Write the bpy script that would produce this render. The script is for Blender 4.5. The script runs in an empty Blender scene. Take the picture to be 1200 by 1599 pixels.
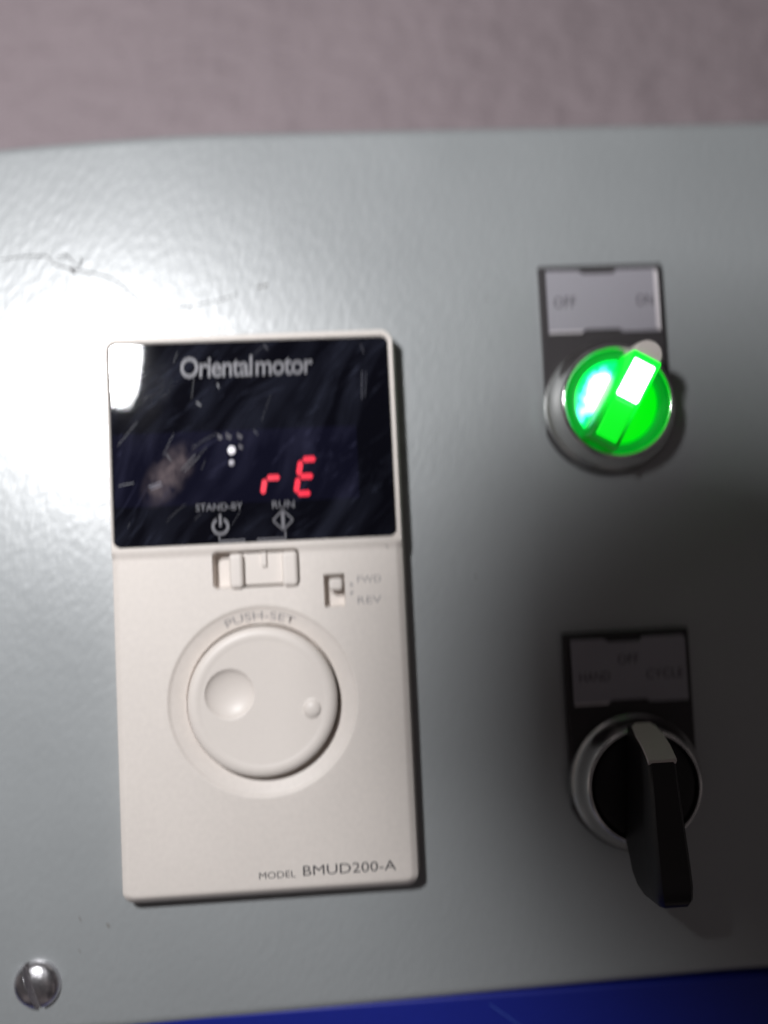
import bpy, bmesh, math, random
import numpy as np
from mathutils import Vector, Matrix
from mathutils.geometry import tessellate_polygon
random.seed(4)
MM = 0.001
scene = bpy.context.scene
C = scene.collection

# ------------------------------------------------------------------ camera
cam_data = bpy.data.cameras.new('camera')
cam = bpy.data.objects.new('camera', cam_data)
C.objects.link(cam)
Rm = Matrix(((0.99730588, 0.04427040, -0.05849026),
             (-0.04774254, 0.99709412, -0.05936298),
             (0.05569227, 0.06199552, 0.99652141)))
cam.matrix_world = Matrix.Translation(Vector((45.22, -51.12, 205.51)) * MM) @ Rm.to_4x4()
cam_data.sensor_fit = 'VERTICAL'
cam_data.sensor_height = 36.0
cam_data.lens = 36.0 * 1500.0 / 1599.0
cam_data.clip_start = 0.002
cam_data.clip_end = 20
cam_data.dof.use_dof = True
cam_data.dof.focus_distance = 0.186
cam_data.dof.aperture_fstop = 2.1
cam_data.dof.aperture_ratio = 1.8
cam_data.dof.aperture_rotation = math.radians(45)
scene.camera = cam

# ------------------------------------------------------------------ world and view
w = bpy.data.worlds.new('World')
scene.world = w
w.use_nodes = True
_bg = w.node_tree.nodes['Background']            # dim room, uneven as rooms are
_n = w.node_tree.nodes.new('ShaderNodeTexNoise'); _n.inputs['Scale'].default_value = 2.6; _n.inputs['Detail'].default_value = 1.5
_t = w.node_tree.nodes.new('ShaderNodeTexCoord')
w.node_tree.links.new(_t.outputs['Generated'], _n.inputs['Vector'])
_r = w.node_tree.nodes.new('ShaderNodeValToRGB')
_r.color_ramp.elements[0].position = 0.42; _r.color_ramp.elements[0].color = (0.10, 0.09, 0.10, 1)
_r.color_ramp.elements[1].position = 0.66; _r.color_ramp.elements[1].color = (3.0, 2.6, 2.55, 1)
_e = _r.color_ramp.elements.new(0.54); _e.color = (0.7, 0.62, 0.66, 1)
w.node_tree.links.new(_n.outputs['Fac'], _r.inputs['Fac'])
w.node_tree.links.new(_r.outputs['Color'], _bg.inputs[0])
_bg.inputs[1].default_value = 0.062
scene.view_settings.view_transform = 'Standard'
scene.view_settings.look = 'None'
scene.view_settings.exposure = 0
scene.view_settings.gamma = 1
scene.cycles.max_bounces = 6
scene.cycles.sample_clamp_indirect = 4

# the flash of the camera that took the picture
FL = Vector((-55, 53, 265))
AIM = Vector((30, -40, 0))
ld = bpy.data.lights.new('flash', 'AREA')
ld.shape = 'RECTANGLE'
ld.size = 21 * MM
ld.size_y = 18 * MM
ld.energy = 1.0
ld.color = (0.97, 0.98, 1.0)
lo = bpy.data.objects.new('flash', ld)
C.objects.link(lo)
lo.location = FL * MM
lo.rotation_euler = ((AIM - FL).to_track_quat('-Z', 'Y').to_matrix() @ Matrix.Rotation(math.radians(38), 3, 'Z')).to_euler()


# ------------------------------------------------------------------ materials
def mat(name, col, rough=0.5, metal=0.0, spec=0.5, emit=None, estr=0, coat=0, coat_rough=0.1, ior=1.5, speck=0.0, speck_scale=900, bump=None,
        rough_var=0.0):
    m = bpy.data.materials.new(name)
    m.use_nodes = True
    nt = m.node_tree
    b = nt.nodes['Principled BSDF']
    b.inputs['Base Color'].default_value = (*col, 1)
    b.inputs['Roughness'].default_value = rough
    b.inputs['Metallic'].default_value = metal
    b.inputs['Specular IOR Level'].default_value = spec
    b.inputs['Coat Weight'].default_value = coat
    b.inputs['IOR'].default_value = ior
    b.inputs['Coat Roughness'].default_value = coat_rough
    if emit:
        b.inputs['Emission Color'].default_value = (*emit, 1)
        b.inputs['Emission Strength'].default_value = estr
    tc = nt.nodes.new('ShaderNodeTexCoord')
    if speck:
        n = nt.nodes.new('ShaderNodeTexNoise')
        n.inputs['Scale'].default_value = speck_scale
        n.inputs['Detail'].default_value = 3
        nt.links.new(tc.outputs['Object'], n.inputs['Vector'])
        n2 = nt.nodes.new('ShaderNodeTexNoise')
        n2.inputs['Scale'].default_value = speck_scale * 0.04
        n2.inputs['Detail'].default_value = 4
        nt.links.new(tc.outputs['Object'], n2.inputs['Vector'])
        ad = nt.nodes.new('ShaderNodeMath'); ad.operation = 'ADD'
        nt.links.new(n.outputs['Fac'], ad.inputs[0]); nt.links.new(n2.outputs['Fac'], ad.inputs[1])
        mr = nt.nodes.new('ShaderNodeMapRange')
        mr.inputs['From Min'].default_value = 0.6; mr.inputs['From Max'].default_value = 1.4
        mr.inputs['To Min'].default_value = 1 - speck; mr.inputs['To Max'].default_value = 1 + speck
        nt.links.new(ad.outputs[0], mr.inputs['Value'])
        mx = nt.nodes.new('ShaderNodeVectorMath'); mx.operation = 'SCALE'
        mx.inputs[0].default_value = col
        nt.links.new(mr.outputs[0], mx.inputs['Scale'])
        nt.links.new(mx.outputs[0], b.inputs['Base Color'])
        if rough_var:
            mr2 = nt.nodes.new('ShaderNodeMapRange')
            mr2.inputs['From Min'].default_value = 0.3; mr2.inputs['From Max'].default_value = 0.7
            mr2.inputs['To Min'].default_value = rough - rough_var; mr2.inputs['To Max'].default_value = rough + rough_var
            nt.links.new(n2.outputs['Fac'], mr2.inputs['Value'])
            nt.links.new(mr2.outputs[0], b.inputs['Roughness'])
    if bump:
        sc, st, dist = bump[:3]
        n = nt.nodes.new('ShaderNodeTexNoise')
        n.inputs['Scale'].default_value = sc
        n.inputs['Detail'].default_value = bump[3] if len(bump) > 3 else 2
        vec = tc.outputs['Object']
        if len(bump) > 4:
            if len(bump) > 5:
                m0 = nt.nodes.new('ShaderNodeMapping')
                m0.inputs['Rotation'].default_value = (0, 0, bump[5])
                nt.links.new(vec, m0.inputs['Vector']); vec = m0.outputs[0]
            mp = nt.nodes.new('ShaderNodeMapping')
            mp.inputs['Scale'].default_value = bump[4]
            nt.links.new(vec, mp.inputs['Vector']); vec = mp.outputs[0]
        nt.links.new(vec, n.inputs['Vector'])
        bp = nt.nodes.new('ShaderNodeBump')
        bp.inputs['Strength'].default_value = st
        bp.inputs['Distance'].default_value = dist
        nt.links.new(n.outputs['Fac'], bp.inputs['Height'])
        nt.links.new(bp.outputs[0], b.inputs['Normal'])
        nt.links.new(bp.outputs[0], b.inputs['Coat Normal'])
    return m


M = {}
M['paint'] = mat('grey_enamel', (0.332, 0.347, 0.352), 0.39, spec=1.0, ior=1.57, coat=0.8, coat_rough=0.27, speck=0.035, bump=(640, 0.8, 0.00011, 2, (1.0, 0.55, 1.0), 0.6), rough_var=0.04)
M['wall'] = mat('wall_paint', (0.325, 0.262, 0.278), 0.7, speck=0.09, speck_scale=500, bump=(170, 1.0, 0.0032, 5, (0.6, 1.25, 1.0)))
M['blue'] = mat('blue_enamel', (0.006, 0.015, 0.235), 0.48, speck=0.06, bump=(400, 0.3, 0.0001))
M['beige'] = mat('beige_plastic', (0.715, 0.652, 0.602), 0.5, spec=0.35, speck=0.05, bump=(2600, 0.15, 0.00004), rough_var=0.05)
M['dialm'] = mat('dial_plastic', (0.715, 0.652, 0.602), 0.42, spec=0.4, speck=0.02)
M['print_dark'] = mat('dark_print', (0.05, 0.045, 0.05), 0.6)
M['print_faint'] = mat('faint_print', (0.36, 0.33, 0.325), 0.6)
M['print_grey'] = mat('grey_print', (0.12, 0.115, 0.13), 0.5)
M['print_logo'] = mat('logo_print', (0.13, 0.125, 0.14), 0.5)
M['black'] = mat('black_plastic', (0.012, 0.010, 0.011), 0.35, spec=0.35, speck=0.2)
M['holder'] = mat('black_holder_plastic', (0.045, 0.040, 0.042), 0.55, spec=0.4, speck=0.1)
M['label'] = mat('silver_label', (0.40, 0.38, 0.42), 0.5, metal=0.25, speck=0.05, speck_scale=1500, bump=(1500, 0.15, 0.00004, 2, (0.1, 1, 1)))
M['label_edge'] = mat('label_edge_silver', (0.75, 0.70, 0.72), 0.4, metal=0.2)
M['chrome'] = mat('chrome', (0.80, 0.79, 0.77), 0.15, metal=1.0, speck=0.05, bump=(300, 0.05, 0.00008))
M['screwm'] = mat('zinc_screw', (0.72, 0.70, 0.72), 0.3, metal=1.0, speck=0.15, speck_scale=1500, bump=(700, 0.4, 0.0002))
M['white'] = mat('white_plastic', (0.82, 0.74, 0.69), 0.4, speck=0.03)
M['red'] = mat('red_led', (0.3, 0.0, 0.01), 0.3, emit=(0.88, 0.008, 0.042), estr=1.0)
M['led'] = mat('clear_led_dot', (0.95, 0.92, 0.95), 0.3, emit=(1.0, 0.93, 1.0), estr=0.15)  # white and faint glow paint the reflection on an unlit LED
M['led_dim'] = mat('dim_led_dot', (0.5, 0.48, 0.52), 0.4)  # weaker painted reflection, no glow
M['hair'] = mat('grey_hair', (0.07, 0.06, 0.055), 0.5)
M['mark'] = mat('dirt_mark', (0.20, 0.19, 0.18), 0.7)
M['slot_dark'] = mat('slot_floor', (0.55, 0.50, 0.47), 0.6)
M['camera_black'] = mat('camera_black', (0.02, 0.02, 0.022), 0.5)


def window_mat(name, base, haze):
    m = bpy.data.materials.new(name); m.use_nodes = True
    nt = m.node_tree; N = nt.nodes; L = nt.links
    b = N['Principled BSDF']
    b.inputs['Roughness'].default_value = 0.03
    b.inputs['Specular IOR Level'].default_value = 0.5
    tc = N.new('ShaderNodeTexCoord')
    # wiping smears, the light they reflect painted in: noise stretched diagonally
    dn = N.new('ShaderNodeTexNoise'); dn.inputs['Scale'].default_value = 28; dn.inputs['Detail'].default_value = 1
    L.new(tc.outputs['Object'], dn.inputs['Vector'])
    ds = N.new('ShaderNodeVectorMath'); ds.operation = 'SCALE'; ds.inputs['Scale'].default_value = 0.022
    L.new(dn.outputs['Color'], ds.inputs[0])
    da = N.new('ShaderNodeVectorMath'); da.operation = 'ADD'
    L.new(tc.outputs['Object'], da.inputs[0]); L.new(ds.outputs[0], da.inputs[1])
    facs = []
    for rot, sc, lo_, hi_, gain in ((-0.95, 230, 0.45, 0.85, 0.5), (-0.65, 900, 0.58, 0.85, 0.7)):
        m0 = N.new('ShaderNodeMapping'); m0.inputs['Rotation'].default_value = (0, 0, rot)
        L.new(da.outputs[0], m0.inputs['Vector'])
        mp = N.new('ShaderNodeMapping'); mp.inputs['Scale'].default_value = (0.08, 1.0, 1.0)
        L.new(m0.outputs[0], mp.inputs['Vector'])
        n = N.new('ShaderNodeTexNoise'); n.inputs['Scale'].default_value = sc; n.inputs['Detail'].default_value = 5
        L.new(mp.outputs[0], n.inputs['Vector'])
        mr = N.new('ShaderNodeMapRange'); mr.inputs['From Min'].default_value = lo_; mr.inputs['From Max'].default_value = hi_
        mr.inputs['To Max'].default_value = gain
        L.new(n.outputs['Fac'], mr.inputs['Value']); facs.append(mr.outputs[0])
    add = N.new('ShaderNodeMath'); add.operation = 'ADD'
    L.new(facs[0], add.inputs[0]); L.new(facs[1], add.inputs[1])
    # the wiped haze and its painted sheen lie in cloudy patches
    pn = N.new('ShaderNodeTexNoise'); pn.inputs['Scale'].default_value = 55; pn.inputs['Detail'].default_value = 2
    L.new(tc.outputs['Object'], pn.inputs['Vector'])
    pr = N.new('ShaderNodeMapRange'); pr.inputs['From Min'].default_value = 0.40; pr.inputs['From Max'].default_value = 0.68
    L.new(pn.outputs['Fac'], pr.inputs['Value'])
    mul = N.new('ShaderNodeMath'); mul.operation = 'MULTIPLY'
    L.new(add.outputs[0], mul.inputs[0]); L.new(pr.outputs[0], mul.inputs[1])
    mix = N.new('ShaderNodeMix'); mix.data_type = 'RGBA'
    mix.inputs[6].default_value = (*base, 1); mix.inputs[7].default_value = (*haze, 1)
    L.new(mul.outputs[0], mix.inputs[0])
    # greasy finger smudge left of the indicator dots
    s2 = N.new('ShaderNodeMapping'); s2.vector_type = 'TEXTURE'
    s2.inputs['Location'].default_value = (0.0128, -0.0295, 0.0057)
    s2.inputs['Rotation'].default_value = (0, 0, math.radians(52))
    s2.inputs['Scale'].default_value = (0.0085, 0.0045, 1)
    L.new(tc.outputs['Object'], s2.inputs['Vector'])
    sl_ = N.new('ShaderNodeVectorMath'); sl_.operation = 'LENGTH'; L.new(s2.outputs[0], sl_.inputs[0])
    sr = N.new('ShaderNodeMapRange'); sr.interpolation_type = 'SMOOTHSTEP'
    sr.inputs['From Min'].default_value = 1.05; sr.inputs['From Max'].default_value = 0.25
    L.new(sl_.outputs['Value'], sr.inputs['Value'])
    sn = N.new('ShaderNodeTexNoise'); sn.inputs['Scale'].default_value = 330; sn.inputs['Detail'].default_value = 3
    L.new(tc.outputs['Object'], sn.inputs['Vector'])
    sm = N.new('ShaderNodeMapRange'); sm.inputs['From Min'].default_value = 0.32; sm.inputs['From Max'].default_value = 0.62
    L.new(sn.outputs['Fac'], sm.inputs['Value'])
    sf = N.new('ShaderNodeMath'); sf.operation = 'MULTIPLY'
    L.new(sr.outputs[0], sf.inputs[0]); L.new(sm.outputs[0], sf.inputs[1])
    mx2 = N.new('ShaderNodeMix'); mx2.data_type = 'RGBA'; mx2.inputs[7].default_value = (0.12, 0.095, 0.10, 1)
    L.new(mix.outputs[2], mx2.inputs[6]); L.new(sf.outputs[0], mx2.inputs[0])
    L.new(mx2.outputs[2], b.inputs['Base Color'])
    return m


M['window'] = window_mat('smoked_window', (0.0035, 0.0035, 0.006), (0.05, 0.055, 0.085))
M['band'] = window_mat('tinted_display_band', (0.0055, 0.0055, 0.013), (0.055, 0.055, 0.10))
M['scratch'] = mat('scratch', (0.035, 0.035, 0.05), 0.4)
M['scratch_bright'] = mat('bright_scratch', (0.2, 0.2, 0.26), 0.4)


def glow_mat(name, base, centre, size, peak, floor, rough=0.25, sharp=3.0, hot=True):
    """lit translucent plastic: emission falls off from the lamp behind it (object space, metres)"""
    m = bpy.data.materials.new(name); m.use_nodes = True
    nt = m.node_tree; N = nt.nodes; L = nt.links
    b = N['Principled BSDF']
    b.inputs['Base Color'].default_value = (*base, 1)
    b.inputs['Roughness'].default_value = rough
    tc = N.new('ShaderNodeTexCoord')
    sub = N.new('ShaderNodeVectorMath'); sub.operation = 'SUBTRACT'; sub.inputs[1].default_value = [c * MM for c in centre]
    L.new(tc.outputs['Object'], sub.inputs[0])
    dv = N.new('ShaderNodeVectorMath'); dv.operation = 'DIVIDE'; dv.inputs[1].default_value = [s * MM for s in size]
    L.new(sub.outputs[0], dv.inputs[0])
    nz = N.new('ShaderNodeTexNoise'); nz.inputs['Scale'].default_value = 330; nz.inputs['Detail'].default_value = 2
    L.new(tc.outputs['Object'], nz.inputs['Vector'])
    ln = N.new('ShaderNodeVectorMath'); ln.operation = 'LENGTH'
    L.new(dv.outputs[0], ln.inputs[0])
    nm = N.new('ShaderNodeMath'); nm.operation = 'MULTIPLY_ADD'; nm.inputs[1].default_value = 1.3
    L.new(nz.outputs['Fac'], nm.inputs[0]); L.new(ln.outputs['Value'], nm.inputs[2])
    sb = N.new('ShaderNodeMath'); sb.operation = 'SUBTRACT'; sb.inputs[1].default_value = 0.6
    L.new(nm.outputs[0], sb.inputs[0])
    cr = N.new('ShaderNodeValToRGB')
    if not hot: N.remove(nz); sb.inputs[1].default_value = 0.0; nm.inputs[0].default_value = 0.0
    e = cr.color_ramp.elements
    e[0].position = 0.0; e[0].color = (1, 1, 1, 1)
    e[1].position = 1.0; e[1].color = (0.0, floor, 0.004 * floor, 1)
    if not hot: e[0].color = (0.0, 1, 0.02, 1)
    for pos, col in (() if not hot else ((0.28, (1, 1, 1, 1)), (0.36, (0.15, 1, 0.9, 1)), (0.46, (0.0, 0.95, 0.12, 1)), (0.8, (0.0, 0.40 * (1 - floor) + floor, 0.01, 1)))):
        x = e.new(pos); x.color = col
    mr = N.new('ShaderNodeMath'); mr.operation = 'DIVIDE'; mr.inputs[1].default_value = sharp
    L.new(sb.outputs[0], mr.inputs[0]); L.new(mr.outputs[0], cr.inputs['Fac'])
    L.new(cr.outputs['Color'], b.inputs['Emission Color'])
    b.inputs['Emission Strength'].default_value = peak
    return m


# ------------------------------------------------------------------ object helpers
def link(name, me, m, parent=None, smooth=False, kind=None, label=None):
    o = bpy.data.objects.new(name, me)
    C.objects.link(o)
    if m is not None and not me.materials:
        me.materials.append(m)
    if smooth:
        me.polygons.foreach_set('use_smooth', [True] * len(me.polygons))
        try:
            me.set_sharp_from_angle(angle=math.radians(smooth if smooth is not True else 40))
        except Exception:
            pass
    if parent: o.parent = parent
    if kind: o['kind'] = kind
    if label: o['label'] = label
    return o


def thing(name, label, cat, loc=(0, 0, 0), group=None):
    o = bpy.data.objects.new(name, None)
    o.empty_display_size = 0.01
    C.objects.link(o)
    o.location = Vector(loc) * MM
    o['label'] = label; o['category'] = cat
    if group: o['group'] = group
    return o


def pydata(name, vs, fs):
    me = bpy.data.meshes.new(name)
    me.from_pydata([tuple(Vector(v) * MM) for v in vs], [], fs)
    me.validate(); me.update()
    return me


def loft(loops, cap0=True, cap1=True):
    n = len(loops[0]); vs = [v for l in loops for v in l]; fs = []
    for k in range(len(loops) - 1):
        for i in range(n):
            j = (i + 1) % n
            fs.append((k * n + i, k * n + j, (k + 1) * n + j, (k + 1) * n + i))
    if cap0: fs.append(tuple(reversed(range(n))))
    if cap1: fs.append(tuple(range((len(loops) - 1) * n, len(loops) * n)))
    return vs, fs


def rrect(x0, x1, y0, y1, r, z, n=6):
    r = max(min(r, (x1 - x0) / 2 - 1e-3, (y1 - y0) / 2 - 1e-3), 1e-3)
    out = []
    for cx, cy, a in ((x1 - r, y1 - r, 0), (x0 + r, y1 - r, 90), (x0 + r, y0 + r, 180), (x1 - r, y0 + r, 270)):
        for k in range(n + 1):
            t = math.radians(a + 90 * k / n)
            out.append((cx + r * math.cos(t), cy + r * math.sin(t), z))
    return out


def rbox(x0, x1, y0, y1, z0, z1, r=0.5, b=0.3):
    ls = [rrect(x0, x1, y0, y1, r, z0)]
    for k in range(5):
        t = math.radians(90 * k / 4)
        i = b * (1 - math.cos(t))
        ls.append(rrect(x0 + i, x1 - i, y0 + i, y1 - i, max(r - i, 0.02), z1 - b + b * math.sin(t)))
    i = b + 0.12
    if min(x1 - x0, y1 - y0) > 2.2 * i:
        ls.append(rrect(x0 + i, x1 - i, y0 + i, y1 - i, max(r - i, 0.02), z1))
    return loft(ls)


def lathe(prof, n=96, cap=False, closed=False):
    ls = [[(r * math.cos(2 * math.pi * i / n), r * math.sin(2 * math.pi * i / n), z) for i in range(n)] for r, z in prof]
    return loft(ls, cap0=False, cap1=cap)


def heightfield(name, x0, x1, y0, y1, step, fn, zmin=0.0):
    nx = int(round((x1 - x0) / step)) + 1; ny = int(round((y1 - y0) / step)) + 1
    X, Y = np.meshgrid(np.linspace(x0, x1, nx), np.linspace(y0, y1, ny))
    Z = fn(X, Y)
    keep = Z > zmin
    idx = np.arange(nx * ny).reshape(ny, nx)
    a, b_, c, d = idx[:-1, :-1], idx[:-1, 1:], idx[1:, 1:], idx[1:, :-1]
    kk = keep[:-1, :-1] | keep[:-1, 1:] | keep[1:, 1:] | keep[1:, :-1]
    q = np.stack([a[kk], b_[kk], c[kk], d[kk]], 1)
    used, inv = np.unique(q, return_inverse=True)
    q = inv.reshape(q.shape)
    V = np.stack([X.ravel(), Y.ravel(), np.maximum(Z, zmin).ravel()], 1)[used] * MM
    me = bpy.data.meshes.new(name)
    me.vertices.add(len(V)); me.vertices.foreach_set('co', V.ravel().astype(np.float32))
    me.loops.add(q.size); me.loops.foreach_set('vertex_index', q.ravel().astype(np.int32))
    me.polygons.add(len(q)); me.polygons.foreach_set('loop_start', np.arange(0, q.size, 4, dtype=np.int32))
    me.update(calc_edges=True); me.validate()
    return me


def sd_rr(X, Y, x0, x1, y0, y1, r):
    """distance to a rounded rectangle, positive inside"""
    qx = np.abs(X - (x0 + x1) / 2) - ((x1 - x0) / 2 - r)
    qy = np.abs(Y - (y0 + y1) / 2) - ((y1 - y0) / 2 - r)
    return -(np.hypot(np.maximum(qx, 0), np.maximum(qy, 0)) + np.minimum(np.maximum(qx, qy), 0) - r)


def sstep(t):
    t = np.clip(t, 0, 1); return t * t * (3 - 2 * t)


def text_mesh(s, x, y, z, width=None, height=None, bold=0.0, shear=0.0, space=1.0, word=1.0, spread=None):
    """text laid flat: left end x, baseline y, fitted to width and cap height, as mesh"""
    cu = bpy.data.curves.new('lettering', 'FONT')
    cu.body = s; cu.size = 1; cu.offset = bold; cu.shear = shear; cu.space_character = space
    cu.resolution_u = 3
    cu.space_word = word
    cu.extrude = 0.0
    o = bpy.data.objects.new('lettering', cu); C.objects.link(o)
    bpy.context.view_layer.update()
    me = bpy.data.meshes.new_from_object(o.evaluated_get(bpy.context.evaluated_depsgraph_get()))
    bpy.data.objects.remove(o); bpy.data.curves.remove(cu)
    me.materials.clear()
    n = len(me.vertices); co = np.zeros(n * 3, np.float32); me.vertices.foreach_get('co', co); co = co.reshape(-1, 3)
    capA = 0.0
    mx = co.max(0); mn = co.min(0)
    sx = width / (mx[0] - mn[0]) if width else height / 0.73
    sy = height / 0.73 if height else sx
    co[:, 0] = x + (co[:, 0] - mn[0]) * sx
    co[:, 1] = y + co[:, 1] * sy
    co[:, 2] = z
    if spread:
        cx, cy, r0, zf = spread       # bend round a centre: x is arc length from the top, y height above r0
        th = co[:, 0] / r0; rr = r0 + co[:, 1]
        co[:, 2] = z + zf * co[:, 1]
        co[:, 0] = cx + rr * np.sin(th); co[:, 1] = cy + rr * np.cos(th)
    me.vertices.foreach_set('co', (co * MM).ravel()); me.update()
    return me


def prism(pts, z0, z1):
    return loft([[(x, y, z0) for x, y in pts], [(x, y, z1) for x, y in pts]])


def merge(parts):
    vs, fs = [], []
    for v, f in parts:
        k = len(vs); vs += list(v); fs += [tuple(i + k for i in q) for q in f]
    return vs, fs


def bar(p, q, wd, z, h=0.03):
    p = Vector(p); q = Vector(q); d = (q - p).normalized(); n = Vector((-d.y, d.x)) * wd / 2
    return prism([tuple(p - n), tuple(q - n), tuple(q + n), tuple(p + n)], z, z + h)


# ------------------------------------------------------------------ setting: wall, box front, blue steel
def wall_plane():
    v = [(-500, -500, -42), (700, -500, -42), (700, 600, -42), (-500, 600, -42)]
    o = link('wall', pydata('wall', v, [(0, 1, 2, 3)]), M['wall'], kind='structure')
    o['label'] = 'textured mauve grey wall behind the control box'


wall_plane()


def control_box():
    # folded sheet steel box: front face with rolled edges, top edge dipping a little towards the left
    t = thing('control_box', 'pale grey painted steel control box filling the picture against the wall', 'control box', (0, 0, 0))
    x0, x1, yb = -90.0, 230.0, -140.4
    def ytop(x):
        return 46.1 - 2.6 * max(0.0, min(1.0, (26 - x) / 50.0)) ** 1.5
    def ybot(x):
        return yb - 2.6 * max(0.0, min(1.0, (125 - x) / 125.0))
    xs = sorted(set([x0, x1] + list(range(-88, 230, 4))))
    R = 2.6
    prof = []
    for k in range(7):
        a = math.radians(90 * k / 6); prof.append((R * (1 - math.sin(a)), -R * (1 - math.cos(a))))   # inward from edge, z
    prof = prof + [(0.0, -42.0)]          # (distance inside the edge, z)
    rows = []
    for x in xs:
        col = []
        for d, z in reversed(prof): col.append((x, ytop(x) - d, z))
        for d, z in prof: col.append((x, ybot(x) + d, z))
        rows.append(col)
    n = len(rows[0]); vs = [v for r in rows for v in r]; fs = []
    for i in range(len(rows) - 1):
        for j in range(n - 1):
            fs.append((i * n + j, i * n + j + 1, (i + 1) * n + j + 1, (i + 1) * n + j))
    fs.append(tuple(range(n - 1, -1, -1))); fs.append(tuple((len(rows) - 1) * n + j for j in range(n)))
    me = pydata('front_panel', vs, fs)
    bm = bmesh.new(); bm.from_mesh(me); bmesh.ops.recalc_face_normals(bm, faces=bm.faces); bm.to_mesh(me); bm.free()
    link('front_panel', me, M['paint'], t, smooth=35)
    # small scuffs in the enamel
    for pts, wd in ((((32.2, 11.0), (33.6, 11.1), (34.6, 11.5)), 0.45), (((-3.9, -121.2), (-3.3, -121.9)), 0.5),
                    (((-9.5, -119.3), (-9.0, -120.4)), 0.22), (((76.2, -53.4), (76.5, -53.9)), 0.35),
                    (((81.9, 6.9), (82.3, 6.7)), 0.3), (((-9.8, -126.0), (-9.2, -126.6)), 0.2)):
        ps = [bar(a, b, wd, 0.01, 0.02) for a, b in zip(pts, pts[1:])]
        link('scuff', pydata('scuff', *merge(ps)), M['mark'], t)
    return t


control_box()

bs = pydata('blue_steel_frame', *rbox(-90, 230, -215, -141.2, -42, -0.6, 0.8, 0.8))
o = link('blue_steel_frame', bs, M['blue'], None, smooth=35)
o['label'] = 'blue painted steel frame along the lower edge of the grey box'; o['category'] = 'machine frame'
ln = pydata('scratch_line', *merge([bar((74.5, -143.2), (84, -150.5), 0.16, -0.59, 0.02)]))
link('scratch_line', ln, mat('blue_scratch', (0.06, 0.12, 0.45), 0.5), o)

# ------------------------------------------------------------------ speed controller
ctl = thing('speed_controller', 'off-white plastic motor speed controller with black display window and round dial', 'speed controller', (0, 0, 0))
HW, HH = 61.1, 116.8
DC = (30.3, -76.9)


def housing_h(X, Y):
    d = sd_rr(X, Y, 0, HW, -HH, 0, 3.3)
    up = sstep((Y + 46.9) / 2.0)                       # 1 on the display half
    face = 5.45 + 0.55 * up
    ch = np.clip((2.1 - d) / 2.1, 0, 1)
    low = 5.45 - 1.15 * ch ** 1.3 - 1.7 * np.clip((2.8 - (Y + HH)) / 2.8, 0, 1) ** 2
    rim = 6.0 - 0.55 * np.clip((0.75 - d) / 0.75, 0, 1) ** 2
    Z = low * (1 - up) + rim * up
    dw = sd_rr(X, Y, 1.15, 59.5, -44.4, -1.9, 1.6)
    Z = np.minimum(Z, np.maximum(6.0 - dw * 7, 5.2))
    r = np.hypot(X - DC[0], Y - DC[1])
    dish = 5.45 - 0.40 * sstep((19.6 - r) / 0.8) - 1.10 * np.clip((19.0 - r) / 3.2, 0, 1)
    Z = np.where(r < 19.6, np.minimum(Z, dish), Z)
    Z = np.minimum(Z, np.maximum(4.6 + (r - 15.75) * 12, 1.6))
    ds = sd_rr(X, Y, 21.1, 38.8, -53.5, -46.0, 0.9)
    Z = np.minimum(Z, np.maximum(5.5 - ds * 18, 2.1))
    ds = sd_rr(X, Y, 43.8, 48.1, -58.4, -51.7, 0.35)
    Z = np.minimum(Z, np.maximum(5.45 - ds * 18, 2.5))
    return np.minimum(Z, 0.0 + d * 8 + 0.6)


me = heightfield('housing', -0.4, HW + 0.4, -HH - 0.4, 0.4, 0.2, housing_h, zmin=-0.0)
housing = link('housing', me, M['beige'], ctl, smooth=60)

win = link('display_window', pydata('display_window', *rbox(1.3, 59.35, -44.25, -2.05, 4.9, 5.72, 1.4, 0.15)), M['window'], ctl, smooth=30)
ZW = 5.725
band = link('display_band', pydata('display_band', *prism([(1.6, -36.0), (52, -36.0), (52, -20.8), (1.6, -20.8)], ZW, ZW + 0.01)), M['band'], win)
ZB = ZW + 0.02

# seven segment characters: r and E, leaning to the right
def seg(p, q, wd, z):
    p = Vector(p); q = Vector(q); d = (q - p).normalized(); n = Vector((-d.y, d.x)) * wd / 2
    e = d * wd * 0.42
    pts = [p, p + e - n, q - e - n, q, q - e + n, p + e + n]
    return prism([tuple(v) for v in pts], z, z + 0.05)


def digit(x, y, names, wdt=3.4, h=7.1):
    def P(u, v): return (x + u * wdt + v * h * 0.19 - 0.0, y + v * h)
    S = {'a': ((0.08, 1), (0.92, 1)), 'f': ((0, 0.97), (0, 0.53)), 'g': ((0.08, 0.5), (0.92, 0.5)), 'e': ((0, 0.47), (0, 0.03)), 'd': ((0.08, 0), (0.92, 0))}
    for k in names:
        a, b = S[k]
        link('lit_segment', pydata('lit_segment', *seg(P(*a), P(*b), 1.12, ZB)), M['red'], win)


digit(31.9, -34.6, 'ge')
digit(38.8, -34.6, 'afged')

for (x, y, r, k) in ((25.9, -25.0, 0.85, 'led'), (25.8, -27.6, 0.62, 'led_dim')):
    vs, fs = lathe([(r, 0), (r * 0.8, 0.15), (r * 0.4, 0.25), (0.02, 0.28)], 20)
    o = link('indicator_dot', pydata('indicator_dot', [(a + x, b + y, c + ZB) for a, b, c in vs], fs), M[k], win, smooth=True)
ps = []
for x, y, s in ((23.6, -22.1, 0.5), (25.4, -22.0, 0.6), (27.7, -22.1, 0.55), (27.8, -24.3, 0.45)):
    ps.append(bar((x - s, y + s * .9), (x + s, y - s * .4), 0.22, ZB, 0.01)); ps.append(bar((x - s, y - s * .2), (x + s * .6, y - s), 0.2, ZB, 0.01))
link('unlit_marks', pydata('unlit_marks', *merge(ps)), mat('unlit_print', (0.12, 0.11, 0.12), 0.5), win)


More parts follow.
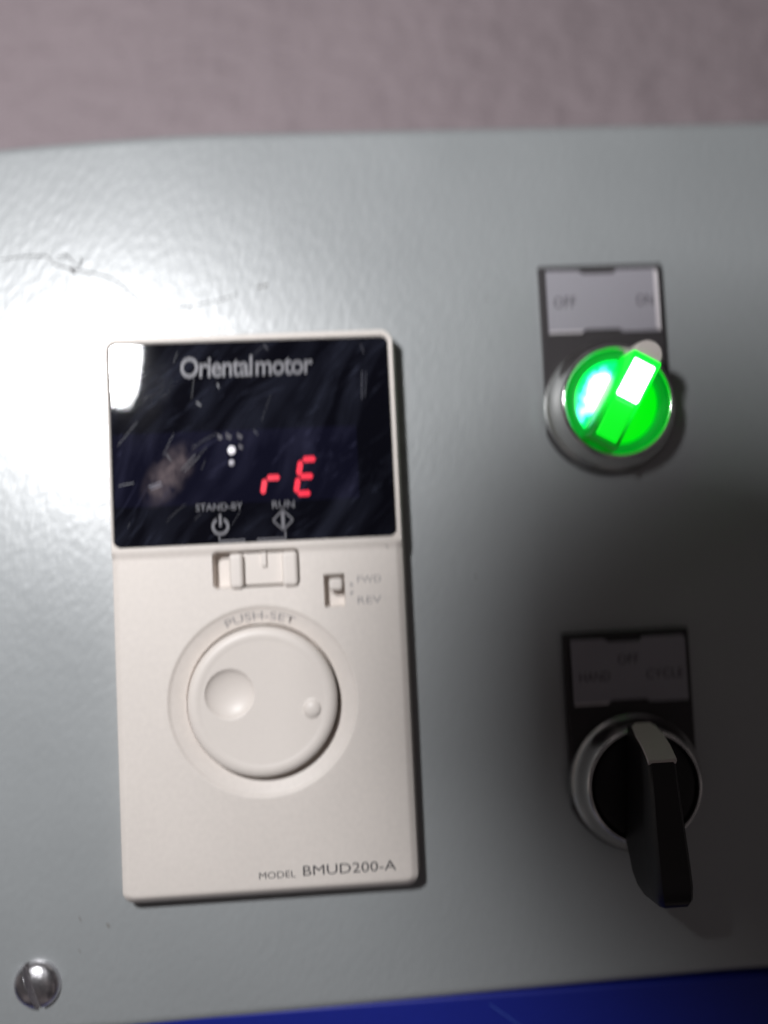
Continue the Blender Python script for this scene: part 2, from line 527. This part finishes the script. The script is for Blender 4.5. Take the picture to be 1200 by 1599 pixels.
def txt(s, x, y, wd, ht, m, parent, z, **k):
    return link('lettering', text_mesh(s, x, y, z, wd, ht, **k), M[m], parent)


txt('Oriental motor', 15.9, -9.4, 27.6, 4.4, 'print_logo', win, ZB, bold=0.018, word=0.45, space=0.92, shear=0.05)
txt('STAND-BY', 18.1, -37.3, 9.6, 1.45, 'print_grey', win, ZB, bold=0.004)
txt('RUN', 33.8, -37.4, 4.6, 1.55, 'print_grey', win, ZB, bold=0.004)
# power symbol
ps = []
for k in range(22):
    a0 = math.radians(118 + 304 * k / 22); a1 = math.radians(118 + 304 * (k + 1) / 22)
    f = lambda a, r: (23.0 + r * math.cos(a), -40.7 + r * math.sin(a))
    ps.append(prism([f(a0, 1.25), f(a0, 1.85), f(a1, 1.85), f(a1, 1.25)], ZB, ZB + 0.02))
ps.append(bar((23.0, -40.7), (23.0, -38.2), 0.55, ZB, 0.02))
link('power_symbol', pydata('power_symbol', *merge(ps)), M['print_grey'], win)
# diamond start symbol
dx, dy, r = 35.9, -39.95, 2.1
q = [(dx, dy + r), (dx + r, dy), (dx, dy - r), (dx - r, dy)]
ps = [bar(q[i], q[(i + 1) % 4], 0.3, ZB, 0.02) for i in range(4)] + [bar((dx, dy - 1.9), (dx, dy + 1.9), 0.7, ZB, 0.02)]
link('start_symbol', pydata('start_symbol', *merge(ps)), M['print_grey'], win)
ps = [bar((22.7, -42.7), (22.7, -43.95), 0.3, ZB, 0.02), bar((22.7, -43.8), (28.0, -43.8), 0.4, ZB, 0.02),
      bar((36.3, -42.2), (36.3, -43.95), 0.3, ZB, 0.02), bar((30.4, -43.8), (36.3, -43.8), 0.4, ZB, 0.02)]
link('switch_bracket', pydata('switch_bracket', *merge(ps)), M['print_grey'], win)

# scratches in the window
rs = random.Random(11)
ps = []
for k in range(16):
    x = 2.5 + 50 * rs.random() ** 1.5; y = -3.5 - 37 * rs.random()
    a = math.radians(rs.choice([55, 62, 48, 35, 70]) + rs.uniform(-8, 8)); ln_ = rs.uniform(1.0, 7.0); cv = rs.uniform(-0.05, 0.05)
    p = Vector((x, y)); wd = rs.uniform(0.03, 0.06)
    for s in range(5):
        a += cv; q_ = p + Vector((math.cos(a), math.sin(a))) * ln_ / 5
        if not (1.8 < q_.x < 58 and -43.5 < q_.y < -2.5): break
        ps.append(bar(p, q_, wd, ZB - 0.005, 0.008)); p = q_
link('scratches', pydata('scratches', *merge(ps)), M['scratch'], win, kind='stuff')
for a, b, wd in (((8.6, -31.9), (11.2, -31.0), 0.14), ((9.0, -32.4), (11.4, -31.6), 0.12), ((2.6, -31.4), (5.6, -30.9), 0.16), ((19.0, -14.6), (19.9, -15.4), 0.3), ((23.4, -10.9), (23.8, -11.8), 0.3),
                 ((30.6, -21.0), (31.4, -21.8), 0.14), ((33.4, -3.0), (34.3, -4.1), 0.14), ((53.7, -9.4), (53.4, -15.3), 0.18), ((54.6, -9.6), (54.1, -14.8), 0.12),
                 ((15.4, -28.6), (18.4, -25.6), 0.12), ((16.0, -29.0), (19.0, -26.2), 0.1), ((53.6, -3.6), (54.3, -5.4), 0.14), ((12.4, -25.2), (13.4, -26.5), 0.12)):
    link('scratch', pydata('scratch', *bar(a, b, wd, ZB, 0.01)), M['scratch_bright'] if wd in (0.14, 0.12) and a[0] < 12 else M['scratch'], win)

# stand-by / run slide switch
sl = link('slide_switch', pydata('slide_switch', *rbox(24.4, 38.4, -53.1, -46.5, 2.7, 4.9, 0.5, 0.25)), M['dialm'], ctl, smooth=35)
for a, b in ((24.5, 27.4), (35.3, 38.6)):
    link('grip_rib', pydata('grip_rib', *rbox(a, b, -53.7, -46.4, 4.6, 6.5, 0.9, 0.8)), M['dialm'], sl, smooth=35)
link('switch_pointer', pydata('switch_pointer', *rbox(31.0, 32.2, -49.4, -46.4, 4.6, 5.55, 0.3, 0.25)), M['dialm'], sl, smooth=35)
# forward / reverse selector
link('direction_switch', pydata('direction_switch', *rbox(44.8, 47.7, -55.1, -52.4, 3.0, 5.6, 0.8, 0.6)), M['dialm'], ctl, smooth=35)
ZF = 5.475
for y in (-53.9, -55.8):
    s = 1 if y == -53.9 else -1
    link('arrow_mark', pydata('arrow_mark', *prism([(49.1, y - 0.45 * s), (50.0, y - 0.35 * s), (49.3, y + 0.5 * s)][::s], ZF, ZF + 0.02)), M['print_faint'], ctl)
txt('FWD', 50.7, -53.7, 5.0, 1.5, 'print_faint', ctl, ZF, bold=0.006)
txt('REV', 50.6, -58.0, 5.0, 1.5, 'print_faint', ctl, ZF, bold=0.006)
txt('MODEL', 28.1, -112.6, 7.4, 1.4, 'print_dark', ctl, ZF, bold=0)
txt('BMUD200-A', 37.0, -112.5, 19.0, 2.1, 'print_dark', ctl, ZF, bold=0)
link('lettering', text_mesh('PUSH-SET', -7.0, 0, 4.29, 14.0, 1.75, bold=0.004, spread=(DC[0], DC[1], 16.6, 0.344)), M['print_faint'], ctl)
link('scuff', pydata('scuff', *bar((56.9, -46.2), (57.5, -46.7), 0.18, 5.75, 0.06)), M['mark'], ctl)

# dial
def dial_mesh():
    n = 180
    rr = np.concatenate([np.linspace(0.02, 13.4, 90), np.linspace(13.5, 15.25, 16), [15.3, 15.3]])
    T = np.linspace(0, 2 * np.pi, n, endpoint=False)
    Rr, Tt = np.meshgrid(rr, T, indexing='ij')
    X = Rr * np.cos(Tt); Y = Rr * np.sin(Tt)
    top = 6.55 + 0.75 * (Rr / 13.0) ** 2 * 0.8
    lip = 7.25 - 1.4 * (1 - np.sqrt(np.clip(1 - ((Rr - 13.6) / 1.7).clip(0, 1) ** 2, 0, 1)))
    k = sstep((Rr - 12.4) / 1.2)
    Z = top * (1 - k) + lip * k
    dd = np.hypot(X + 6.6, Y - 1.9)
    Z -= np.where(dd < 5.0, 1.55 * (np.sqrt(np.clip(1 - (dd / 5.0) ** 2, 0, 1)) ** 1.2), 0)
    db = np.hypot(X - 10.0, Y + 1.9)
    Z += np.where(db < 1.8, 0.75 * np.sqrt(np.clip(1 - (db / 1.8) ** 2, 0, 1)), 0)
    Z[-1] = 1.7
    V = np.stack([X, Y, Z], -1).reshape(-1, 3)
    fs = []
    for i in range(len(rr) - 1):
        for j in range(n):
            j2 = (j + 1) % n
            fs.append((i * n + j, (i + 1) * n + j, (i + 1) * n + j2, i * n + j2))
    fs.append(tuple(range(n)))
    return pydata('dial', [tuple(v) for v in V], fs)


dl = link('dial', dial_mesh(), M['dialm'], ctl, smooth=65)
dl.location = Vector((DC[0], DC[1], 0)) * MM

# ------------------------------------------------------------------ selector switches
def holder_outline(z, ins=0.0):
    out = []
    hw = 13.6 - ins; R_ = 14.6 - ins; top = 31.4 - ins
    out += [(hw, top, z), (-hw, top, z)]
    a0 = math.acos(hw / R_)
    for k in range(41):
        a = math.pi + a0 + (math.pi - 2 * a0) * k / 40
        out.append((R_ * math.cos(a), R_ * math.sin(a), z))
    return out


def holder_part(t):
    v, f = loft([holder_outline(0.02), holder_outline(1.5), holder_outline(1.9, 0.4)])
    return link('label_holder', pydata('label_holder', v, f), M['holder'], t, smooth=30)


def label_part(t, words):
    x0, x1, y0, y1 = -12.25, 12.45, 16.3, 30.1
    nx0, nx1 = -4.5, 3.6
    pts = [(x0, y0), (nx0 - 0.5, y0), (nx0 + 0.4, y0 + 0.75), (nx1 - 0.3, y0 + 0.75), (nx1 + 0.6, y0 + 0.05), (x1, y0 + 0.05), (x1, y1 - .6), (x1 - .6, y1),
           (nx1 - 0.3, y1), (nx1 - 1.0, y1 - 0.85), (nx0 + 0.4, y1 - 0.85), (nx0 - 0.8, y1 - 0.05), (x0, y1)]
    lab = link('label_plate', pydata('label_plate', *prism(pts, 1.9, 2.5)), M['label'], t)
    if len(words) == 2: link('label_edge', pydata('label_edge', *prism([(x1 - 1.0, y0 + .3), (x1 + .02, y0 + .1), (x1 + .02, y1 - .7), (x1 - 1.0, y1 - 0.3)], 2.4, 2.62)), M['label_edge'], lab)
    link('label_edge', pydata('label_edge', *prism([(x0 + .1, y0 - .03), (nx0 - .5, y0 - .03), (nx0 - .3, y0 + .42), (x0 + .1, y0 + .42)], 2.4, 2.72)), M['label_edge'], lab)
    for s, x, y, wd, h in words:
        link('lettering', text_mesh(s, x, y, 2.52, wd, h, bold=-0.004), M['engrave'], lab)
    return lab


M['engrave'] = mat('engraved_letters', (0.035, 0.03, 0.035), 0.6)


def bezel_part(t):
    v, f = lathe([(14.1, 1.85), (14.1, 2.9), (13.95, 3.2), (13.7, 3.5), (13.4, 3.9), (13.0, 4.9), (12.65, 6.2), (12.3, 7.4), (12.05, 8.15), (11.75, 8.65), (11.4, 8.75), (11.15, 8.6), (11.0, 8.1), (10.9, 7.0), (10.9, 5.0)])
    return link('bezel', pydata('bezel', v, f), M['chrome'], t, smooth=50)


t1 = thing('selector_switch', 'lit green two-position selector switch under the OFF and ON label', 'selector switch', (107.1, -18.3, 0))
holder_part(t1)
label_part(t1, (('OFF', -10.9, 22.0, 4.9, 2.4), ('ON', 7.3, 22.0, 3.8, 2.4)))
bezel_part(t1)
knob_rot = math.radians(-30)
M['glow_disc'] = glow_mat('lit_green_disc', (0.01, 0.25, 0.04), (-4.7, -0.3, 7.6), (2.2, 4.6, 6), 3.0, 0.28, sharp=3.2)
M['glow_bar'] = glow_mat('lit_green_grip', (0.01, 0.30, 0.05), (0.5, 5, 14), (4.5, 6.5, 6), 2.2, 0.05, sharp=2.2, hot=False)
M['glow_core'] = mat('lit_lens', (0.7, 0.9, 0.8), 0.3, emit=(0.85, 1.0, 0.97), estr=4)
M['glow_low'] = mat('lit_green_lens', (0.02, 0.5, 0.06), 0.3, emit=(0.0, 1.0, 0.01), estr=0.85)
kb = link('knob', pydata('knob', *lathe([(8.9, 6.5), (8.7, 7.2), (8.3, 7.35), (4.0, 7.6), (0.05, 7.7)], 96)), M['glow_disc'], t1, smooth=35)
kb.rotation_euler = (0, 0, knob_rot)
M['green_rim'] = mat('green_rim', (0.01, 0.16, 0.03), 0.25, emit=(0.0, 1.0, 0.05), estr=0.26)
link('knob_rim', pydata('knob_rim', *lathe([(10.85, 4.5), (10.85, 7.2), (10.3, 7.9), (9.4, 7.9), (8.9, 7.5), (8.8, 6.2)], 96)), M['green_rim'], kb, smooth=35)


def grip(y0, y1, wb, wt, z0, zt0, zt1, tip=0, seg_=10, b=0.5):
    """bar along y: section loops from y0 to y1; base width wb, top width wt; top height zt0..zt1"""
    ls = []
    for k in range(seg_ + 1):
        u = k / seg_; y = y0 + (y1 - y0) * u
        zt = zt0 + (zt1 - zt0) * u
        e = 1.0
        ls.append([(-wb / 2, y, z0), (wb / 2, y, z0), (wt / 2, y, zt - b), (wt / 2 - b * .6, y, zt), (-wt / 2 + b * .6, y, zt), (-wt / 2, y, zt - b)])
    return loft(ls)


gr = link('grip', pydata('grip', *grip(-10.6, 8.8, 7.2, 6.4, 7.3, 14.3, 16.2)), M['glow_bar'], kb, smooth=30)
link('lit_lens', pydata('lit_lens', *rbox(-2.35, 2.35, -0.8, 7.4, 15.2, 16.55, 0.3, 0.25)), M['glow_core'], kb, smooth=30)
link('lower_lens', pydata('lower_lens', *rbox(-2.3, 2.3, -9.8, -1.5, 14.0, 15.35, 0.3, 0.25)), M['glow_low'], kb, smooth=30)


def tip_mesh():
    ls = []
    for z, s in ((7.6, 1.0), (13.0, 1.0), (15.2, 0.94), (15.9, 0.8)):
        lp = [(-3.25 * s, 8.8, z)]
        for k in range(13):
            a = math.radians(180 - 180 * k / 12)
            lp.append((3.3 * math.cos(a) * s, 9.4 + 3.4 * math.sin(a) * s, z))
        lp.append((3.25 * s, 8.8, z))
        ls.append(lp)
    return pydata('pointer_tip', *loft(ls))


link('pointer_tip', tip_mesh(), M['white'], kb, smooth=50)

t2 = thing('selector_switch', 'black long-lever selector switch with white pointer under the dark three-word label', 'selector switch', (107.8, -98.2, 0))
holder_part(t2)
label_part(t2, (('HAND', -10.8, 21.2, 6.6, 2.0), ('OFF', -2.4, 24.6, 4.6, 2.0), ('CYCLE', 3.6, 21.2, 8.0, 2.0)))
bezel_part(t2)
kb2 = link('knob', pydata('knob', *lathe([(10.85, 4.5), (10.85, 7.6), (10.4, 8.2), (9.0, 8.5), (0.05, 8.8)], 96)), M['black'], t2, smooth=35)


def lever_mesh():
    # side profile (y, z) swept across x, wider at the foot than on top, long end rounded and overhanging
    st = [(12.4, 8.4, 9.3, 6.0, 6.0), (11.2, 8.4, 13.0, 6.2, 5.9), (9.6, 8.4, 17.0, 6.4, 5.8), (7.6, 8.4, 20.0, 6.8, 5.7), (2, 8.4, 20.8, 7.6, 5.7), (-6, 8.6, 22.0, 8.4, 5.8), (-10.5, 9.0, 22.8, 8.4, 5.9),
          (-13, 10.2, 23.2, 8.2, 6.0), (-16, 11.0, 23.7, 7.8, 6.0), (-18.2, 12.2, 23.6, 7.0, 5.7), (-19.5, 14.5, 22.6, 6.0, 5.0), (-20.0, 17.0, 20.5, 4.6, 4.2)]
    ls = []
    for y, z0, z1, wb, wt in st:
        g = 1.0 + 0.16 * max(0.0, min(1.0, (8 - y) / 16)); wb *= g; wt *= g
        b = min(1.1, (z1 - z0) * 0.3); wm = wt + (wb - wt) * 0.25
        ls.append([(-wb / 2, y, z0), (wb / 2, y, z0), (wm / 2, y, z0 + (z1 - z0) * .6), (wt / 2, y, z1 - b), (wt / 2 - b * .7, y, z1), (-wt / 2 + b * .7, y, z1), (-wt / 2, y, z1 - b), (-wm / 2, y, z0 + (z1 - z0) * .6)])
    return pydata('lever', *loft(ls))


link('lever', lever_mesh(), M['black'], kb2, smooth=40)


def insert_mesh():
    st = [(13.0, 9.0, 3.0), (12.4, 9.75, 4.9), (11.3, 13.15, 5.5), (9.7, 17.15, 5.5), (7.65, 20.2, 5.5), (7.3, 20.3, 5.5)]
    ls = []
    for y, z, wd in st:
        ls.append([(-wd / 2, y + .1, z), (wd / 2, y + .1, z), (wd / 2, y - 0.6, z - 0.7), (-wd / 2, y - 0.6, z - 0.7)])
    return pydata('pointer_insert', *loft(ls))


link('pointer_insert', insert_mesh(), M['white'], kb2, smooth=40)

# ------------------------------------------------------------------ slotted screw
def screw_h(X, Y):
    r = np.hypot(X, Y)
    Z = 2.7 * np.sqrt(np.clip(1 - (r / 4.75) ** 2, 0, 1)) ** 0.85
    a = math.radians(17)
    u = X * math.cos(a) + Y * math.sin(a) + 0.75         # across the slot
    Z = np.minimum(Z, np.maximum(0.1, (np.abs(u) - 0.55) * 14 + 0.1))
    return np.where(r < 4.75, Z + 0.02, -0.1)


sc_t = thing('slotted_screw', 'domed chrome screw with a steep slot in the lower left corner of the box', 'screw', (-18.1, -132.2, 0))
link('screw_head', heightfield('screw_head', -4.9, 4.9, -4.9, 4.9, 0.07, screw_h, zmin=-0.0), M['screwm'], sc_t, smooth=50)

# ------------------------------------------------------------------ hair on the panel
def tube(pts, rad, n=6):
    ls = []
    P = [Vector(p) for p in pts]
    for i, p in enumerate(P):
        d = (P[min(i + 1, len(P) - 1)] - P[max(i - 1, 0)]).normalized()
        s = d.cross(Vector((0, 0, 1))).normalized(); u = s.cross(d)
        r = rad * (0.35 + 0.65 * math.sin(math.pi * min(1, max(0.04, i / (len(P) - 1)))))
        ls.append([tuple(p + (s * math.cos(2 * math.pi * k / n) + u * math.sin(2 * math.pi * k / n)) * r) for k in range(n)])
    return loft(ls)


def spline(pts, m=8):
    out = []
    for i in range(len(pts) - 1):
        p0 = Vector(pts[max(i - 1, 0)]); p1 = Vector(pts[i]); p2 = Vector(pts[i + 1]); p3 = Vector(pts[min(i + 2, len(pts) - 1)])
        for k in range(m):
            t = k / m
            out.append(0.5 * ((2 * p1) + (-p0 + p2) * t + (2 * p0 - 5 * p1 + 4 * p2 - p3) * t * t + (-p0 + 3 * p1 - 3 * p2 + p3) * t ** 3))
    out.append(Vector(pts[-1])); return out


main = [(-22, 18.6, .2), (-16, 19.2, .3), (-12.1, 18.9, .3), (-10.9, 17.4, .35), (-9.2, 16.7, .4), (-6.1, 15.9, .35), (-2.1, 14.9, .25), (1.9, 13.5, .2), (4.6, 10.9, .2), (7.2, 8.1, .2), (9.2, 6.7, .2), (12.6, 6.6, .2), (18, 7.3, .2), (23.6, 8.3, .2), (28, 9.6, .15)]
loop = [(-10.6, 18.0, .5), (-9.5, 18.9, .7), (-8.0, 19.0, .8), (-6.8, 17.6, .6), (-5.6, 16.9, .4), (-4.9, 17.8, .5), (-5.4, 18.8, .5)]
tf = [(-7.4, 16.4, .3), (-6.9, 15.6, .5), (-6.4, 15.4, .5)]
hp = [tube(spline(main), 0.13), tube(spline(loop), 0.10), tube(spline(tf), 0.32)]
o = link('hair', pydata('hair', *merge(hp)), M['hair'], None, smooth=True)
o['label'] = 'thin dark curled hair stuck to the grey paint above the display'; o['category'] = 'hair'

# ------------------------------------------------------------------ added out-of-view blocker, throws the soft shade at lower right
cm = thing('compact_camera', 'black compact camera with flash held in front of the panel, seen only in reflections', 'camera', (FL.x, FL.y, 273))
v, f = rbox(-12, 78, -34, 26, 0, 24, 6, 3)
link('camera_body', pydata('camera_body', v, f), M['camera_black'], cm, smooth=40)
S_ = Vector((128, -77, 0)); tb = 0.28
Bp = FL + (S_ - FL) * tb
v, f = lathe([(0.05, 0), (18.2, 0), (19.0, 1), (19.0, 273 - Bp.z)], 64)
bl = link('lens_barrel', pydata('lens_barrel', v, f), M['camera_black'], cm, smooth=40)
bl.location = (Vector((Bp.x, Bp.y, Bp.z)) - Vector((FL.x, FL.y, 273))) * MM
